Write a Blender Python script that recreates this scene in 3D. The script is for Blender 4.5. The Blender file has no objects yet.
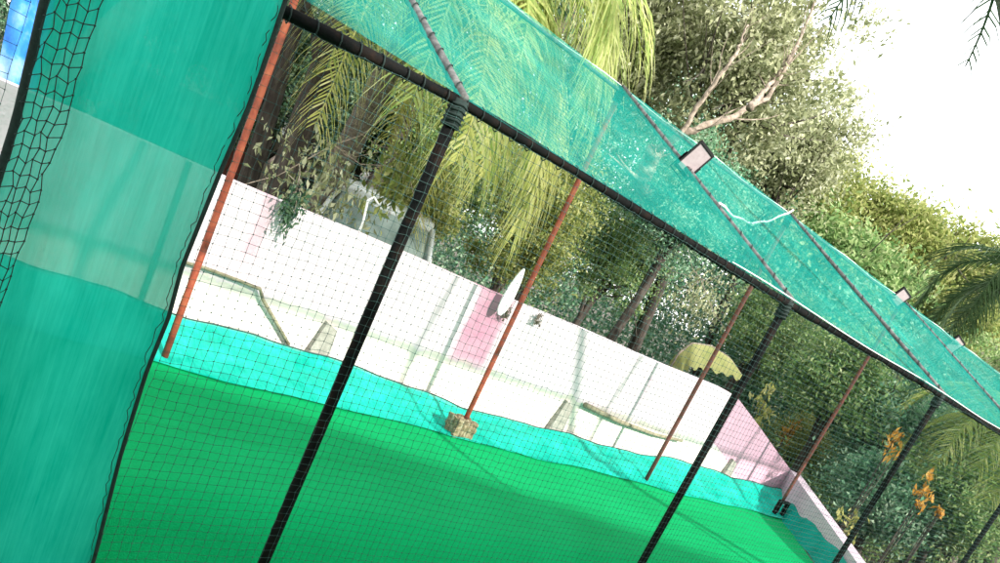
import bpy, math, random
import numpy as np
from mathutils import Vector, Matrix
random.seed(7); rng = np.random.default_rng(7)
R = math.radians
scn = bpy.context.scene
col = scn.collection

# ------------------------------------------------------------------ camera
ROLL, PITCH, YAW, FPX, PPY = 0.4537, 0.2278, 0.7112, 761.1, 433.0
def cam_axes():
    cy, sy, cp, sp = math.cos(YAW), math.sin(YAW), math.cos(PITCH), math.sin(PITCH)
    f = np.array([sy*cp, cy*cp, -sp]); r = np.array([cy, -sy, 0.]); u = np.cross(r, f)
    c, s = math.cos(ROLL), math.sin(ROLL)
    return r*c+u*s, u*c-r*s, f
CR, CU, CF = cam_axes()
cd = bpy.data.cameras.new('camera'); cam = bpy.data.objects.new('camera', cd); col.objects.link(cam)
m = Matrix([[CR[i], CU[i], -CF[i], 0] for i in range(3)]+[[0, 0, 0, 1]])
cam.matrix_world = m
cd.sensor_fit = 'HORIZONTAL'; cd.sensor_width = 36; cd.lens = FPX/1000*36
cd.shift_y = (PPY-281.5)/1000; cd.clip_end = 600; cd.clip_start = 0.05
scn.camera = cam
def at(px, py, Y):
    """point of the plane y = Y seen at photo pixel (px, py)"""
    d = CF + CR*(px-500)/FPX - CU*(py-PPY)/FPX
    return d*(Y/d[1])

def atd(px, py, D):
    """point at horizontal distance D seen at photo pixel (px, py)"""
    d = CF + CR*(px-500)/FPX - CU*(py-PPY)/FPX
    return d*(D/math.hypot(d[0], d[1]))

# ------------------------------------------------------------------ tagging
def tag(o, label=None, cat=None, group=None, kind=None):
    if label: o['label'] = label
    if cat: o['category'] = cat
    if group: o['group'] = group
    if kind: o['kind'] = kind
    return o
def empty(name, loc=(0, 0, 0), rz=0):
    o = bpy.data.objects.new(name, None); col.objects.link(o)
    o.location = Vector([float(v) for v in loc]); o.rotation_euler = (0, 0, rz); o.empty_display_size = .1
    return o
def copy_tree(o, parent=None):
    c = o.copy(); col.objects.link(c)
    if parent is not None: c.parent = parent
    for ch in list(o.children): copy_tree(ch, c)
    return c

# ------------------------------------------------------------------ mesh collector
class MB:
    def __init__(s): s.v = []; s.f = []; s.n = 0; s.uv = None
    def add(s, V, F):
        V = np.asarray(V, float).reshape(-1, 3); 
        s.v.append(V); s.f += [tuple(int(i)+s.n for i in f) for f in F]; s.n += len(V)
    def box(s, c, d, rz=0, M=None):
        c = np.array(c, float); d = np.array(d, float)/2
        P = np.array([[x, y, z] for x in (-1, 1) for y in (-1, 1) for z in (-1, 1)])*d
        if M is not None: P = P@np.array(M)
        elif rz:
            a = np.array([[math.cos(rz), math.sin(rz), 0], [-math.sin(rz), math.cos(rz), 0], [0, 0, 1]]); P = P@a
        s.add(P+c, [(0, 1, 3, 2), (4, 6, 7, 5), (0, 4, 5, 1), (2, 3, 7, 6), (0, 2, 6, 4), (1, 5, 7, 3)])
    def tube(s, pts, rad, n=8, caps=True):
        P = np.array(pts, float); k = len(P)
        rad = np.full(k, rad) if np.isscalar(rad) else np.array(rad, float)
        T = np.gradient(P, axis=0); T /= np.linalg.norm(T, axis=1)[:, None]+1e-9
        a = np.array([0, 0, 1.]) if abs(T[0][2]) < .9 else np.array([1., 0, 0])
        V = []
        for i in range(k):
            u = a-T[i]*(a@T[i]); u /= np.linalg.norm(u)+1e-9; w = np.cross(T[i], u); a = u
            for j in range(n):
                th = 2*math.pi*j/n; V.append(P[i]+rad[i]*(math.cos(th)*u+math.sin(th)*w))
        F = [(i*n+j, i*n+(j+1) % n, (i+1)*n+(j+1) % n, (i+1)*n+j) for i in range(k-1) for j in range(n)]
        if caps: F += [tuple(range(n))[::-1], tuple((k-1)*n+j for j in range(n))]
        s.add(V, F)
    def grid(s, G):
        a, b = G.shape[:2]
        s.add(G.reshape(-1, 3), [(i*b+j, (i+1)*b+j, (i+1)*b+j+1, i*b+j+1) for i in range(a-1) for j in range(b-1)])
    def build(s, name, mat, parent=None, smooth=False, loc=None):
        me = bpy.data.meshes.new(name)
        V = np.concatenate(s.v)
        if loc is not None: V = V-np.array(loc)
        me.from_pydata(V.tolist(), [], s.f); me.update()
        if smooth: me.polygons.foreach_set('use_smooth', [True]*len(me.polygons))
        if mat: me.materials.append(mat)
        o = bpy.data.objects.new(name, me); col.objects.link(o)
        if parent is not None: o.parent = parent
        if loc is not None and parent is None: o.location = [float(x) for x in loc]
        return o
def quads_obj(name, V, mat, parent=None, k=4):
    """V: (n,k,3) loose polygons"""
    n = len(V); me = bpy.data.meshes.new(name)
    me.vertices.add(n*k); me.vertices.foreach_set('co', V.reshape(-1).astype(np.float32))
    me.loops.add(n*k); me.loops.foreach_set('vertex_index', np.arange(n*k, dtype=np.int32))
    me.polygons.add(n); me.polygons.foreach_set('loop_start', np.arange(0, n*k, k, dtype=np.int32))
    me.polygons.foreach_set('loop_total', np.full(n, k, dtype=np.int32))
    me.update(calc_edges=True); me.materials.append(mat)
    o = bpy.data.objects.new(name, me); col.objects.link(o)
    if parent is not None: o.parent = parent
    return o
def bevel(o, w=.004, seg=2):
    b = o.modifiers.new('bevel', 'BEVEL'); b.width = w; b.segments = seg; b.limit_method = 'ANGLE'
    return o
def cyl_smooth(o):
    return o

# ------------------------------------------------------------------ materials
def newmat(name):
    mt = bpy.data.materials.new(name); mt.use_nodes = True; nt = mt.node_tree; nt.nodes.clear()
    return mt, nt, nt.nodes.new('ShaderNodeOutputMaterial')
def N(nt, t, **k):
    n = nt.nodes.new(t)
    for a, b in k.items(): setattr(n, a, b)
    return n
def ramp(nt, fac, stops):
    r = N(nt, 'ShaderNodeValToRGB'); e = r.color_ramp.elements
    while len(e) < len(stops): e.new(.5)
    for el, (p, c) in zip(e, stops): el.position = p; el.color = (*c, 1)
    nt.links.new(fac, r.inputs[0]); return r.outputs[0]
def noise(nt, scale, detail=6, rough=.6, vec=None, coord='Object', stretch=None):
    tc = N(nt, 'ShaderNodeTexCoord'); src = tc.outputs[coord]
    if stretch:
        mp = N(nt, 'ShaderNodeMapping'); mp.inputs['Scale'].default_value = stretch
        nt.links.new(src, mp.inputs[0]); src = mp.outputs[0]
    n = N(nt, 'ShaderNodeTexNoise'); n.inputs['Scale'].default_value = scale
    n.inputs['Detail'].default_value = detail; n.inputs['Roughness'].default_value = rough
    nt.links.new(src, n.inputs['Vector']); return n.outputs['Fac']
def pbr(name, stops, scale=6, rough=.7, metal=0, bump=0, bscale=None, stretch=None, detail=6, spec=.4):
    mt, nt, out = newmat(name); b = N(nt, 'ShaderNodeBsdfPrincipled')
    if len(stops) == 1: b.inputs['Base Color'].default_value = (*stops[0], 1)
    else:
        k = len(stops); nf = noise(nt, scale, detail, stretch=stretch)
        nt.links.new(ramp(nt, nf, [(.32+.36*i/(k-1), c) for i, c in enumerate(stops)]), b.inputs['Base Color'])
    b.inputs['Roughness'].default_value = rough; b.inputs['Metallic'].default_value = metal
    b.inputs['Specular IOR Level'].default_value = spec
    if bump:
        bp = N(nt, 'ShaderNodeBump'); bp.inputs['Strength'].default_value = bump; bp.inputs['Distance'].default_value = .02
        nt.links.new(noise(nt, bscale or scale*4, 8, stretch=stretch), bp.inputs['Height']); nt.links.new(bp.outputs[0], b.inputs['Normal'])
    nt.links.new(b.outputs[0], out.inputs[0]); return mt
def leafmat(name, stops, trans=.45, rough=.6, nscale=2.6):
    mt, nt, out = newmat(name)
    g = N(nt, 'ShaderNodeNewGeometry'); nf = noise(nt, nscale, 3)
    mx = N(nt, 'ShaderNodeMath', operation='MULTIPLY_ADD'); mx.inputs[1].default_value = .5
    nt.links.new(g.outputs['Random Per Island'], mx.inputs[0])
    m2 = N(nt, 'ShaderNodeMath', operation='MULTIPLY'); m2.inputs[1].default_value = .62
    nt.links.new(nf, m2.inputs[0]); nt.links.new(m2.outputs[0], mx.inputs[2])
    k = len(stops); c = ramp(nt, mx.outputs[0], [(.15+.75*i/(k-1), s) for i, s in enumerate(stops)])
    p = N(nt, 'ShaderNodeBsdfPrincipled'); p.inputs['Roughness'].default_value = rough; p.inputs['Specular IOR Level'].default_value = .2
    t = N(nt, 'ShaderNodeBsdfTranslucent'); mix = N(nt, 'ShaderNodeMixShader'); mix.inputs[0].default_value = trans
    nt.links.new(c, p.inputs['Base Color']); nt.links.new(c, t.inputs[0])
    nt.links.new(p.outputs[0], mix.inputs[1]); nt.links.new(t.outputs[0], mix.inputs[2]); nt.links.new(mix.outputs[0], out.inputs[0])
    return mt
def shademat(name, c0, c1, clear0, clear1, trans=.5, scale=3, stretch=(1, 1, 1), weave=None):
    """woven shade cloth: part of the light goes straight through its holes"""
    mt, nt, out = newmat(name)
    nf = noise(nt, scale, 7, .65, stretch=stretch)
    if weave:
        wv = noise(nt, 1, 4, .6, stretch=weave); am = N(nt, 'ShaderNodeMath', operation='MULTIPLY_ADD'); am.inputs[1].default_value = .55
        sb = N(nt, 'ShaderNodeMath', operation='SUBTRACT'); nt.links.new(wv, sb.inputs[0]); sb.inputs[1].default_value = .5
        nt.links.new(sb.outputs[0], am.inputs[0]); nt.links.new(nf, am.inputs[2]); nf = am.outputs[0]
    c = ramp(nt, nf, [(.25, c0), (.75, c1)])
    d = N(nt, 'ShaderNodeBsdfDiffuse'); t = N(nt, 'ShaderNodeBsdfTranslucent'); tr = N(nt, 'ShaderNodeBsdfTransparent')
    nt.links.new(c, d.inputs[0]); nt.links.new(c, t.inputs[0])
    m1 = N(nt, 'ShaderNodeMixShader'); m1.inputs[0].default_value = trans
    nt.links.new(d.outputs[0], m1.inputs[1]); nt.links.new(t.outputs[0], m1.inputs[2])
    m2 = N(nt, 'ShaderNodeMixShader')
    mr = N(nt, 'ShaderNodeMapRange'); mr.inputs[1].default_value = .3; mr.inputs[2].default_value = .7
    mr.inputs[3].default_value = clear0; mr.inputs[4].default_value = clear1
    nt.links.new(noise(nt, scale*1.7, 6, .6, stretch=stretch), mr.inputs[0])
    nt.links.new(mr.outputs[0], m2.inputs[0]); nt.links.new(m1.outputs[0], m2.inputs[1]); nt.links.new(tr.outputs[0], m2.inputs[2])
    bp = N(nt, 'ShaderNodeBump'); bp.inputs['Strength'].default_value = .35; bp.inputs['Distance'].default_value = .01
    nt.links.new(noise(nt, scale*6, 6, stretch=stretch), bp.inputs['Height'])
    nt.links.new(bp.outputs[0], d.inputs['Normal'])
    nt.links.new(m2.outputs[0], out.inputs[0]); return mt

M = {}
M['oxide'] = pbr('oxide_red_paint', [(.10, .03, .018), (.26, .05, .025), (.36, .10, .045)], 7, .7, bump=.2)
M['oxide_dark'] = pbr('dull_oxide_paint', [(.09, .03, .022), (.17, .05, .035)], 9, .6, bump=.2)
M['black'] = pbr('black_paint', [(.003, .004, .004), (.006, .0065, .0065), (.014, .009, .007)], 14, .9, bump=.25, spec=.1)
M['galv'] = pbr('grey_pipe', [(.03, .032, .032), (.07, .072, .07), (.14, .14, .135)], 20, .7, bump=.2)
M['cord'] = pbr('white_cord', [(.6, .62, .6), (.8, .8, .78)], 40, .8)
M['blackcord'] = pbr('black_cord', [(.005, .012, .01), (.012, .03, .026)], 40, .9)
M['thread'] = pbr('dark_green_thread', [(.015, .045, .04), (.03, .09, .08)], 12, .6)
M['thread_black'] = pbr('black_thread', [(.004, .012, .011), (.01, .03, .025)], 12, .8)
M['roofnet'] = shademat('roof_shade_cloth', (.008, .33, .27), (.03, .44, .37), .50, .68, .4, 1.6, (1, 1, 1))
M['stripnet'] = shademat('hanging_shade_cloth', (.0, .36, .27), (.03, .54, .43), .045, .075, .35, 3, (2, 2, .5), weave=(90, 90, 1.2))
M['skirt'] = shademat('skirt_shade_cloth', (.0, .34, .25), (.03, .68, .52), .05, .16, .3, 4, (1, 1, 3), weave=(60, 6, 6))
M['sidenet'] = shademat('side_shade_cloth', (.0, .30, .24), (.01, .42, .34), .08, .2, .4, 4)
M['bark'] = pbr('dark_bark', [(.02, .016, .013), (.05, .04, .032), (.10, .085, .07)], 12, .9, bump=.8, bscale=20, stretch=(1, 1, .25))
M['palebark'] = pbr('pale_bark', [(.10, .08, .06), (.25, .20, .155), (.38, .32, .26)], 14, .85, bump=.5, bscale=30)
M['palmbark'] = pbr('palm_bark', [(.10, .085, .065), (.22, .19, .15)], 4, .9, bump=.9, stretch=(1, 1, 9))
M['glass'] = pbr('dark_glass', [(.02, .025, .03)], rough=.08)
M['carglass'] = pbr('greenish_window_glass', [(.10, .14, .13), (.22, .28, .27)], 3, .15)
M['rub'] = pbr('black_rubber', [(.01, .01, .01)], rough=.8)
M['soil'] = pbr('soil', [(.03, .025, .016), (.06, .05, .035), (.10, .09, .07)], 1.5, .95, bump=.8, bscale=9)
M['cement'] = pbr('cement', [(.22, .21, .18), (.36, .34, .30)], 14, .9, bump=.5)
M['blockm'] = pbr('dirty_concrete', [(.07, .06, .04), (.24, .2, .11), (.40, .38, .28)], 12, .95, bump=.9, stretch=(3, 3, .6))
M['pipe'] = pbr('weathered_pipe', [(.16, .14, .09), (.30, .27, .18)], 20, .8, bump=.4)
M['blue'] = pbr('blue_plastic', [(.02, .12, .5), (.05, .3, .8), (.4, .6, .8)], 3, .45)
M['yellow'] = pbr('yellow_paint', [(.65, .5, .04), (.8, .66, .1)], 20, .5)
M['carbody'] = pbr('pale_car_paint', [(.42, .46, .46), (.5, .54, .54)], 3, .3, spec=.6)
M['white'] = pbr('white_board', [(.75, .77, .75), (.88, .9, .88)], 6, .5)
M['lampglass'] = pbr('lamp_glass', [(.34, .27, .28), (.42, .34, .35)], 30, .25, spec=.6)
M['house'] = pbr('faded_house_plaster', [(.30, .24, .22), (.5, .42, .40)], 2.5, .9)
M['rust'] = pbr('roof_sheet', [(.12, .13, .13), (.25, .24, .23)], 6, .7)
M['dead'] = pbr('dry_leaves', [(.10, .09, .07), (.20, .17, .12)], 10, .9)

def wall_mat():
    mt, nt, out = newmat('pink_white_wall_paint'); b = N(nt, 'ShaderNodeBsdfPrincipled'); b.inputs['Roughness'].default_value = .85
    tc = N(nt, 'ShaderNodeTexCoord'); sx = N(nt, 'ShaderNodeSeparateXYZ'); nt.links.new(tc.outputs['Object'], sx.inputs[0])
    def mth(op, a, b_, c_=None):
        n = N(nt, 'ShaderNodeMath', operation=op)
        for i, v in enumerate((a, b_, c_)):
            if v is None: continue
            if isinstance(v, (int, float)): n.inputs[i].default_value = v
            else: nt.links.new(v, n.inputs[i])
        return n.outputs[0]
    def mixc(f, a, c):
        n = N(nt, 'ShaderNodeMix', data_type='RGBA')
        nt.links.new(f, n.inputs[0])
        for i, v in ((6, a), (7, c)):
            if isinstance(v, tuple): n.inputs[i].default_value = (*v, 1)
            else: nt.links.new(v, n.inputs[i])
        return n.outputs[2]
    nz = noise(nt, 1.2, 6); nb = noise(nt, 5, 8)
    wob = mth('MULTIPLY', mth('SUBTRACT', nb, .5), .35)
    # cream below, faint pink above; stronger pink past x = 9.25
    zz = mth('ADD', sx.outputs[2], wob)
    up = mth('GREATER_THAN', zz, .62)
    c = mixc(up, (.74, .68, .60), (.76, .635, .69))
    c = mixc(mth('MULTIPLY', nz, .35), c, (.62, .54, .56))
    def patch(x0, x1, z0, z1):
        nq = noise(nt, 3.5, 9, .7); q_ = mth('SUBTRACT', nq, .5)
        xx = mth('ADD', sx.outputs[0], mth('MULTIPLY', q_, .16)); z2 = mth('ADD', sx.outputs[2], mth('MULTIPLY', q_, -.3))
        def up_(v, e, w):
            n = N(nt, 'ShaderNodeMapRange', interpolation_type='SMOOTHSTEP'); n.inputs[1].default_value = e-w; n.inputs[2].default_value = e+w
            nt.links.new(v, n.inputs[0]); return n.outputs[0]
        def dn_(v, e, w): return mth('SUBTRACT', 1.0, up_(v, e, w))
        w = min(.05, (x1-x0)*.3)
        m_ = mth('MULTIPLY', mth('MULTIPLY', up_(xx, x0, w), dn_(xx, x1, w)), mth('MULTIPLY', up_(z2, z0, .10), dn_(z2, z1, .03)))
        return mth('MULTIPLY', m_, mth('MULTIPLY_ADD', nq, 1.0, .35))
    c = mixc(mth('MULTIPLY', patch(4.47, 4.93, .62, 1.46), 1.0), c, (.50, .22, .32))
    c = mixc(mth('MULTIPLY', patch(2.12, 2.26, .86, 1.5), .6), c, (.46, .2, .28))
    c = mixc(mth('MULTIPLY', patch(6.55, 6.60, .8, 1.25), .5), c, (.5, .45, .48))
    c = mixc(mth('MULTIPLY', patch(7.4, 7.46, .75, 1.2), .6), c, (.55, .35, .45))
    # stronger pink with a slanting lower border
    d = mth('ADD', mth('MULTIPLY', mth('SUBTRACT', sx.outputs[0], 9.25), -.42), .68)
    pink_end = mth('MULTIPLY', mth('GREATER_THAN', sx.outputs[0], 9.25), mth('GREATER_THAN', mth('ADD', sx.outputs[2], mth('MULTIPLY', wob, .2)), d))
    c = mixc(mth('MULTIPLY', pink_end, .9), c, (.52, .30, .40))
    n3 = noise(nt, 9, 9, .7); st = N(nt, 'ShaderNodeMapRange'); st.inputs[1].default_value = .62; st.inputs[2].default_value = .75
    nt.links.new(n3, st.inputs[0]); c = mixc(mth('MULTIPLY', st.outputs[0], .4), c, (.42, .38, .36))
    nt.links.new(c, b.inputs['Base Color'])
    bp = N(nt, 'ShaderNodeBump'); bp.inputs['Strength'].default_value = .5; bp.inputs['Distance'].default_value = .02
    nt.links.new(noise(nt, 22, 8), bp.inputs['Height']); nt.links.new(bp.outputs[0], b.inputs['Normal'])
    nt.links.new(b.outputs[0], out.inputs[0]); return mt
M['wall'] = wall_mat()
def turf_mat():
    mt, nt, out = newmat('green_turf'); b = N(nt, 'ShaderNodeBsdfPrincipled'); b.inputs['Roughness'].default_value = .9
    b.inputs['Specular IOR Level'].default_value = .05
    f1 = noise(nt, .7, 4); f2 = noise(nt, 60, 3)
    mx = N(nt, 'ShaderNodeMath', operation='MULTIPLY_ADD'); mx.inputs[1].default_value = .4
    nt.links.new(f2, mx.inputs[0]); m2 = N(nt, 'ShaderNodeMath', operation='MULTIPLY'); m2.inputs[1].default_value = .6
    nt.links.new(f1, m2.inputs[0]); nt.links.new(m2.outputs[0], mx.inputs[2])
    tc = N(nt, 'ShaderNodeTexCoord'); wvt = N(nt, 'ShaderNodeTexWave', wave_type='BANDS', bands_direction='Y', wave_profile='SIN')
    wvt.inputs['Scale'].default_value = .17; wvt.inputs['Distortion'].default_value = .25; nt.links.new(tc.outputs['Object'], wvt.inputs['Vector'])
    sm = N(nt, 'ShaderNodeMapRange'); sm.inputs[1].default_value = .9985; sm.inputs[2].default_value = 1.0; sm.inputs[3].default_value = 0; sm.inputs[4].default_value = -.12
    nt.links.new(wvt.outputs['Fac'], sm.inputs[0]); ad = N(nt, 'ShaderNodeMath', operation='ADD'); nt.links.new(mx.outputs[0], ad.inputs[0]); nt.links.new(sm.outputs[0], ad.inputs[1])
    mx = ad
    c = ramp(nt, mx.outputs[0], [(.1, (.012, .13, .05)), (.35, (.001, .225, .068)), (.65, (.002, .305, .1))])
    nt.links.new(c, b.inputs['Base Color'])
    bp = N(nt, 'ShaderNodeBump'); bp.inputs['Strength'].default_value = .6; bp.inputs['Distance'].default_value = .01
    nt.links.new(noise(nt, 120, 3), bp.inputs['Height']); nt.links.new(bp.outputs[0], b.inputs['Normal'])
    nt.links.new(b.outputs[0], out.inputs[0]); return mt
M['turf'] = turf_mat()

L_ = {}
L_['pale'] = leafmat('pale_leaf', [(.06, .075, .03), (.22, .25, .12), (.42, .44, .26), (.66, .67, .50)], .4)
L_['green'] = leafmat('mid_green_leaf', [(.03, .08, .02), (.13, .25, .08), (.28, .40, .15), (.52, .56, .32)], .4)
L_['dark'] = leafmat('dark_green_leaf', [(.012, .04, .02), (.04, .10, .05), (.09, .17, .09), (.26, .32, .2)], .35)
L_['blue'] = leafmat('blue_green_leaf', [(.02, .08, .05), (.10, .26, .14), (.26, .44, .27), (.56, .66, .50)], .4)
L_['lime'] = leafmat('yellow_green_leaf', [(.06, .10, .02), (.18, .24, .06), (.34, .37, .12), (.5, .5, .24)], .5)
L_['palm'] = leafmat('palm_leaflet', [(.10, .20, .05), (.28, .38, .10), (.48, .52, .18), (.62, .62, .34)], .5)
L_['palmyellow'] = leafmat('dry_palm_leaflet', [(.20, .24, .06), (.42, .44, .12), (.58, .56, .2), (.68, .64, .36)], .5)
L_['palmdark'] = leafmat('dark_palm_leaflet', [(0.018, 0.036, 0.014), (0.048, 0.090, 0.036), (0.096, 0.156, 0.072)], .3)
L_['orange'] = leafmat('orange_leaf', [(0.350, 0.160, 0.020), (0.600, 0.300, 0.050), (0.700, 0.450, 0.120)], .5)

# ------------------------------------------------------------------ world and sun
SUN_EL = R(30); SH = np.array([.24, -.97]); SH /= np.linalg.norm(SH)       # horizontal direction towards the sun
w = bpy.data.worlds.new('World'); scn.world = w; w.use_nodes = True; nt = w.node_tree
bg = nt.nodes['Background']; sky = nt.nodes.new('ShaderNodeTexSky'); sky.sky_type = 'NISHITA'; sky.sun_disc = False
sky.sun_elevation = SUN_EL; sky.sun_rotation = math.atan2(SH[0], SH[1]); sky.dust_density = 4; sky.air_density = 1.0; sky.ozone_density = .6
# bright white haze with thin clouds over the blue
cm = nt.nodes.new('ShaderNodeMix'); cm.data_type = 'RGBA'; cn = nt.nodes.new('ShaderNodeTexNoise'); cn.inputs['Scale'].default_value = 2.2; cn.inputs['Detail'].default_value = 6
tcw = nt.nodes.new('ShaderNodeTexCoord'); nt.links.new(tcw.outputs['Generated'], cn.inputs['Vector'])
cr = nt.nodes.new('ShaderNodeMapRange'); cr.inputs[1].default_value = .3; cr.inputs[2].default_value = .7; cr.inputs[3].default_value = .72; cr.inputs[4].default_value = 1.0
nt.links.new(cn.outputs['Fac'], cr.inputs[0]); nt.links.new(cr.outputs[0], cm.inputs[0]); nt.links.new(sky.outputs[0], cm.inputs[6]); cm.inputs[7].default_value = (6.0, 6.0, 6.0, 1)
nt.links.new(cm.outputs[2], bg.inputs[0]); bg.inputs[1].default_value = .14
sl = bpy.data.lights.new('sun', 'SUN'); so = bpy.data.objects.new('sun', sl); col.objects.link(so)
sl.energy = 2.4; sl.angle = R(1.5); sl.color = (1, .95, .88)
sd = Vector((SH[0]*math.cos(SUN_EL), SH[1]*math.cos(SUN_EL), math.sin(SUN_EL)))
so.rotation_euler = sd.to_track_quat('Z', 'Y').to_euler()
scn.view_settings.view_transform = 'Standard'; scn.view_settings.look = 'None'
scn.view_settings.exposure = 1.86; scn.view_settings.gamma = 1

# ------------------------------------------------------------------ dimensions (camera eye is the origin)
ZG = -1.944                                   # turf level
YN, YF, YW = 3.38, 5.845, 6.445               # near pole line, far pole line, wall face
XF = [1.667, 4.549, 7.547, 10.693]            # far poles
XN = [1.802, 4.816, 7.712, 10.80]             # near poles
ZN, ZF = .468, 1.615
DROP = -2.55                                  # ground outside the wall

# ------------------------------------------------------------------ ground
mb = MB(); S = 260; k = 60
xs = np.linspace(-S, S, k*2+1); G = np.zeros((len(xs), len(xs), 3)); X, Y = np.meshgrid(xs, xs, indexing='ij')
X = np.sign(X)*np.abs(X/S)**1.8*S; Y = np.sign(Y)*np.abs(Y/S)**1.8*S
G[..., 0] = X+5; G[..., 1] = Y+2; G[..., 2] = DROP-.02+.05*np.sin(X*.9)*np.cos(Y*.7)
mb.grid(G); tag(mb.build('ground', M['soil'], smooth=True), kind='structure')
# raised plot carrying the pitch
mb = MB()
plot = [(-12, 3.78), (9.35, 3.78), (11.48, 6.40), (-12, 6.40)]
n = len(plot); V = [(x, y, DROP-.6) for x, y in plot]+[(x, y, ZG-.03) for x, y in plot]
mb.add(V, [tuple(range(n, 2*n))]+[(i, (i+1) % n, n+(i+1) % n, n+i) for i in range(n)])
tag(mb.build('plinth', M['cement']), kind='structure')
# turf sheet: edge runs diagonally at the right end
mb = MB(); nx, ny = 130, 50; G = np.zeros((nx, ny, 3))
for i in range(nx):
    for j in range(ny):
        v = j/(ny-1); y = -4+v*(5.78+4)
        xe = 11.05 if y > 6.2 else 8.2+(y-3.1)*(11.05-8.2)/(5.95-3.1) if y > 3.1 else 8.2
        x = -4+(i/(nx-1))*(xe+4)
        z = ZG+.008+.006*math.sin(x*1.7+y)*math.sin(y*2.3)
        if y > 5.4: z += .02*(y-5.4)/.38
        if y < 3.75: z -= .6*min(1, (3.75-y)/.5)**1.5
        G[i, j] = (x, y+(.03*math.sin(x*2.1) if j == ny-1 else 0), z)
mb.grid(G); tag(mb.build('turf', M['turf'], smooth=True), kind='structure')

# ------------------------------------------------------------------ boundary wall
bw = empty('boundary_wall', (0, YW, ZG))
tag(bw, 'long whitewashed boundary wall with pink patches behind the pitch, its end sloping down', 'wall')
def wallpath(pts, thick, name, mat, parent, inset=0, z0=None, origin=(0, YW, ZG)):
    """pts: (x, y, ztop) along the visible face; thickness goes to the far side"""
    mb = MB(); P = [np.array(p[:2]) for p in pts]; off = []
    for i in range(len(P)):
        a = P[max(i-1, 0)]; b = P[min(i+1, len(P)-1)]; d = (b-a)/np.linalg.norm(b-a); off.append(np.array([-d[1], d[0]]))
    V = []
    for p, o, q in zip(P, off, pts):
        for sgn in (-inset, thick+inset):
            for z in ((q[2]-.06 if z0 == 'cap' else DROP-.3), q[2]):
                V.append((*(p+o*sgn), z))
    V = np.array(V)-np.array(origin); F = []
    for i in range(len(P)-1):
        a, b = 4*i, 4*i+4
        F += [(a, b, b+1, a+1), (a+1, b+1, b+3, a+3), (a+3, b+3, b+2, a+2), (a, a+2, b+2, b)]
    F += [(0, 1, 3, 2), (len(V)-4, len(V)-2, len(V)-1, len(V)-3)]
    mb.add(V, F); return mb.build(name, mat, parent)
wp = [(-11.9, YW, -.50)]+[(x, YW+.006*math.sin(x*3), -.505-.004*x+.008*math.sin(x*2.3)) for x in np.linspace(-8, 9.0, 30)]
wp += [(9.25, YW, -.56), (10.0, YW, -.80), (10.8, YW, -1.07), (11.5, YW, -1.30)]
wallpath([(p[0], p[1], p[2]) for p in wp], .2, 'wall_face', M['wall'], bw)
dg = empty('end_wall', (11.5, YW, ZG)); tag(dg, 'short pink end wall with its shade painted in as lavender, sloping down beside the last footing at the far corner', 'wall')
e0 = at(853, 557, 4.0)
wallpath([(11.5, YW, -1.303), (e0[0], e0[1], e0[2]), (8.7, 2.9, -1.80)], .18, 'wall_face', pbr('pink_paint_shade_tone', [(.42, .33, .39), (.50, .40, .46)], 4, .85, bump=.3), dg, origin=(11.5, YW, ZG))  # pink greyed to lavender: the end wall's shade is put into its colour
# cement wedges at the wall's foot
for px, py in ((320, 337), (560, 412), (727, 468)):
    c = at(px, py, YW-.02); mb = MB(); w_ = .11
    V = [(-w_, -.06, -.30), (w_*1.3, -.06, -.30), (w_*1.3, .02, -.30), (-w_, .02, -.30), (0, -.035, .16), (w_*1.1, -.035, .11), (w_*1.1, .02, .11), (0, .02, .16)]
    mb.add(np.array(V)+np.array([c[0], c[1]-YW, c[2]-ZG]), [(0, 3, 2, 1), (4, 5, 6, 7), (0, 1, 5, 4), (1, 2, 6, 5), (2, 3, 7, 6), (3, 0, 4, 7)])
    mb.build('cement_wedge', M['cement'], bw)
# pipes fixed to the wall
def wire(name, pts, r, mat, label, cat, n=8, group=None):
    mb = MB(); mb.tube(pts, r, n); o = mb.build(name, mat, smooth=True, loc=pts[0]); return tag(o, label, cat, group)
p = [at(585, 405, YW-.06), at(620, 422, YW-.05), at(655, 435, YW-.05), at(682, 441, YW-.06)]
wire('pole_rod', p, [.035, .03, .025, .02], M['pipe'], 'weathered tan stick lying along the white wall left of the third red pole', 'rod')
p = [at(183, 262, YW-.04), at(205, 268, YW-.04), at(240, 281, YW-.04), at(260, 289, YW-.05), at(263, 300, YW-.05), at(276, 322, YW-.04), at(289, 345, YW-.04)]
wire('drain_hose', p, .016, M['pipe'], 'thin tan hose bending down the left end of the white wall', 'hose')

# ------------------------------------------------------------------ poles of the cage
def pole(name, x, y, z0, z1, r, mat, label, group, foot=None, lean=(0, 0), cat='pole'):
    t = empty(name, (x, y, z0)); tag(t, label, cat, group)
    mb = MB(); h = z1-z0
    mb.tube([(lean[0]*k/6, lean[1]*k/6, h*k/6) for k in range(7)], r, 14); s = mb.build('pipe', mat, t, smooth=True)
    mb = MB(); mb.tube([(lean[0], lean[1], h-.10), (lean[0], lean[1], h+.03)], r+.012, 14)
    for a in range(5): mb.tube([(lean[0]+(r+.014)*math.cos(q), lean[1]+(r+.014)*math.sin(q), h-.09+a*.024+.004*math.sin(3*q)) for q in np.linspace(0, 2*math.pi, 13)], .006, 5)
    mb.build('cord_binding', M['blackcord'], t, smooth=True)
    if foot == 'plate':
        mb = MB(); mb.box((0, 0, .012), (.16, .16, .01)); 
        for sx in (-1, 1):
            for sy in (-1, 1): mb.tube([(sx*.055, sy*.055, .01), (sx*.055, sy*.055, .04)], .009, 6)
        bevel(mb.build('base_plate', M['black'], t), .002)
    return t
gN, gF = 'black poles along the near side of the cage', 'red oxide poles along the far side of the cage'
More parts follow.
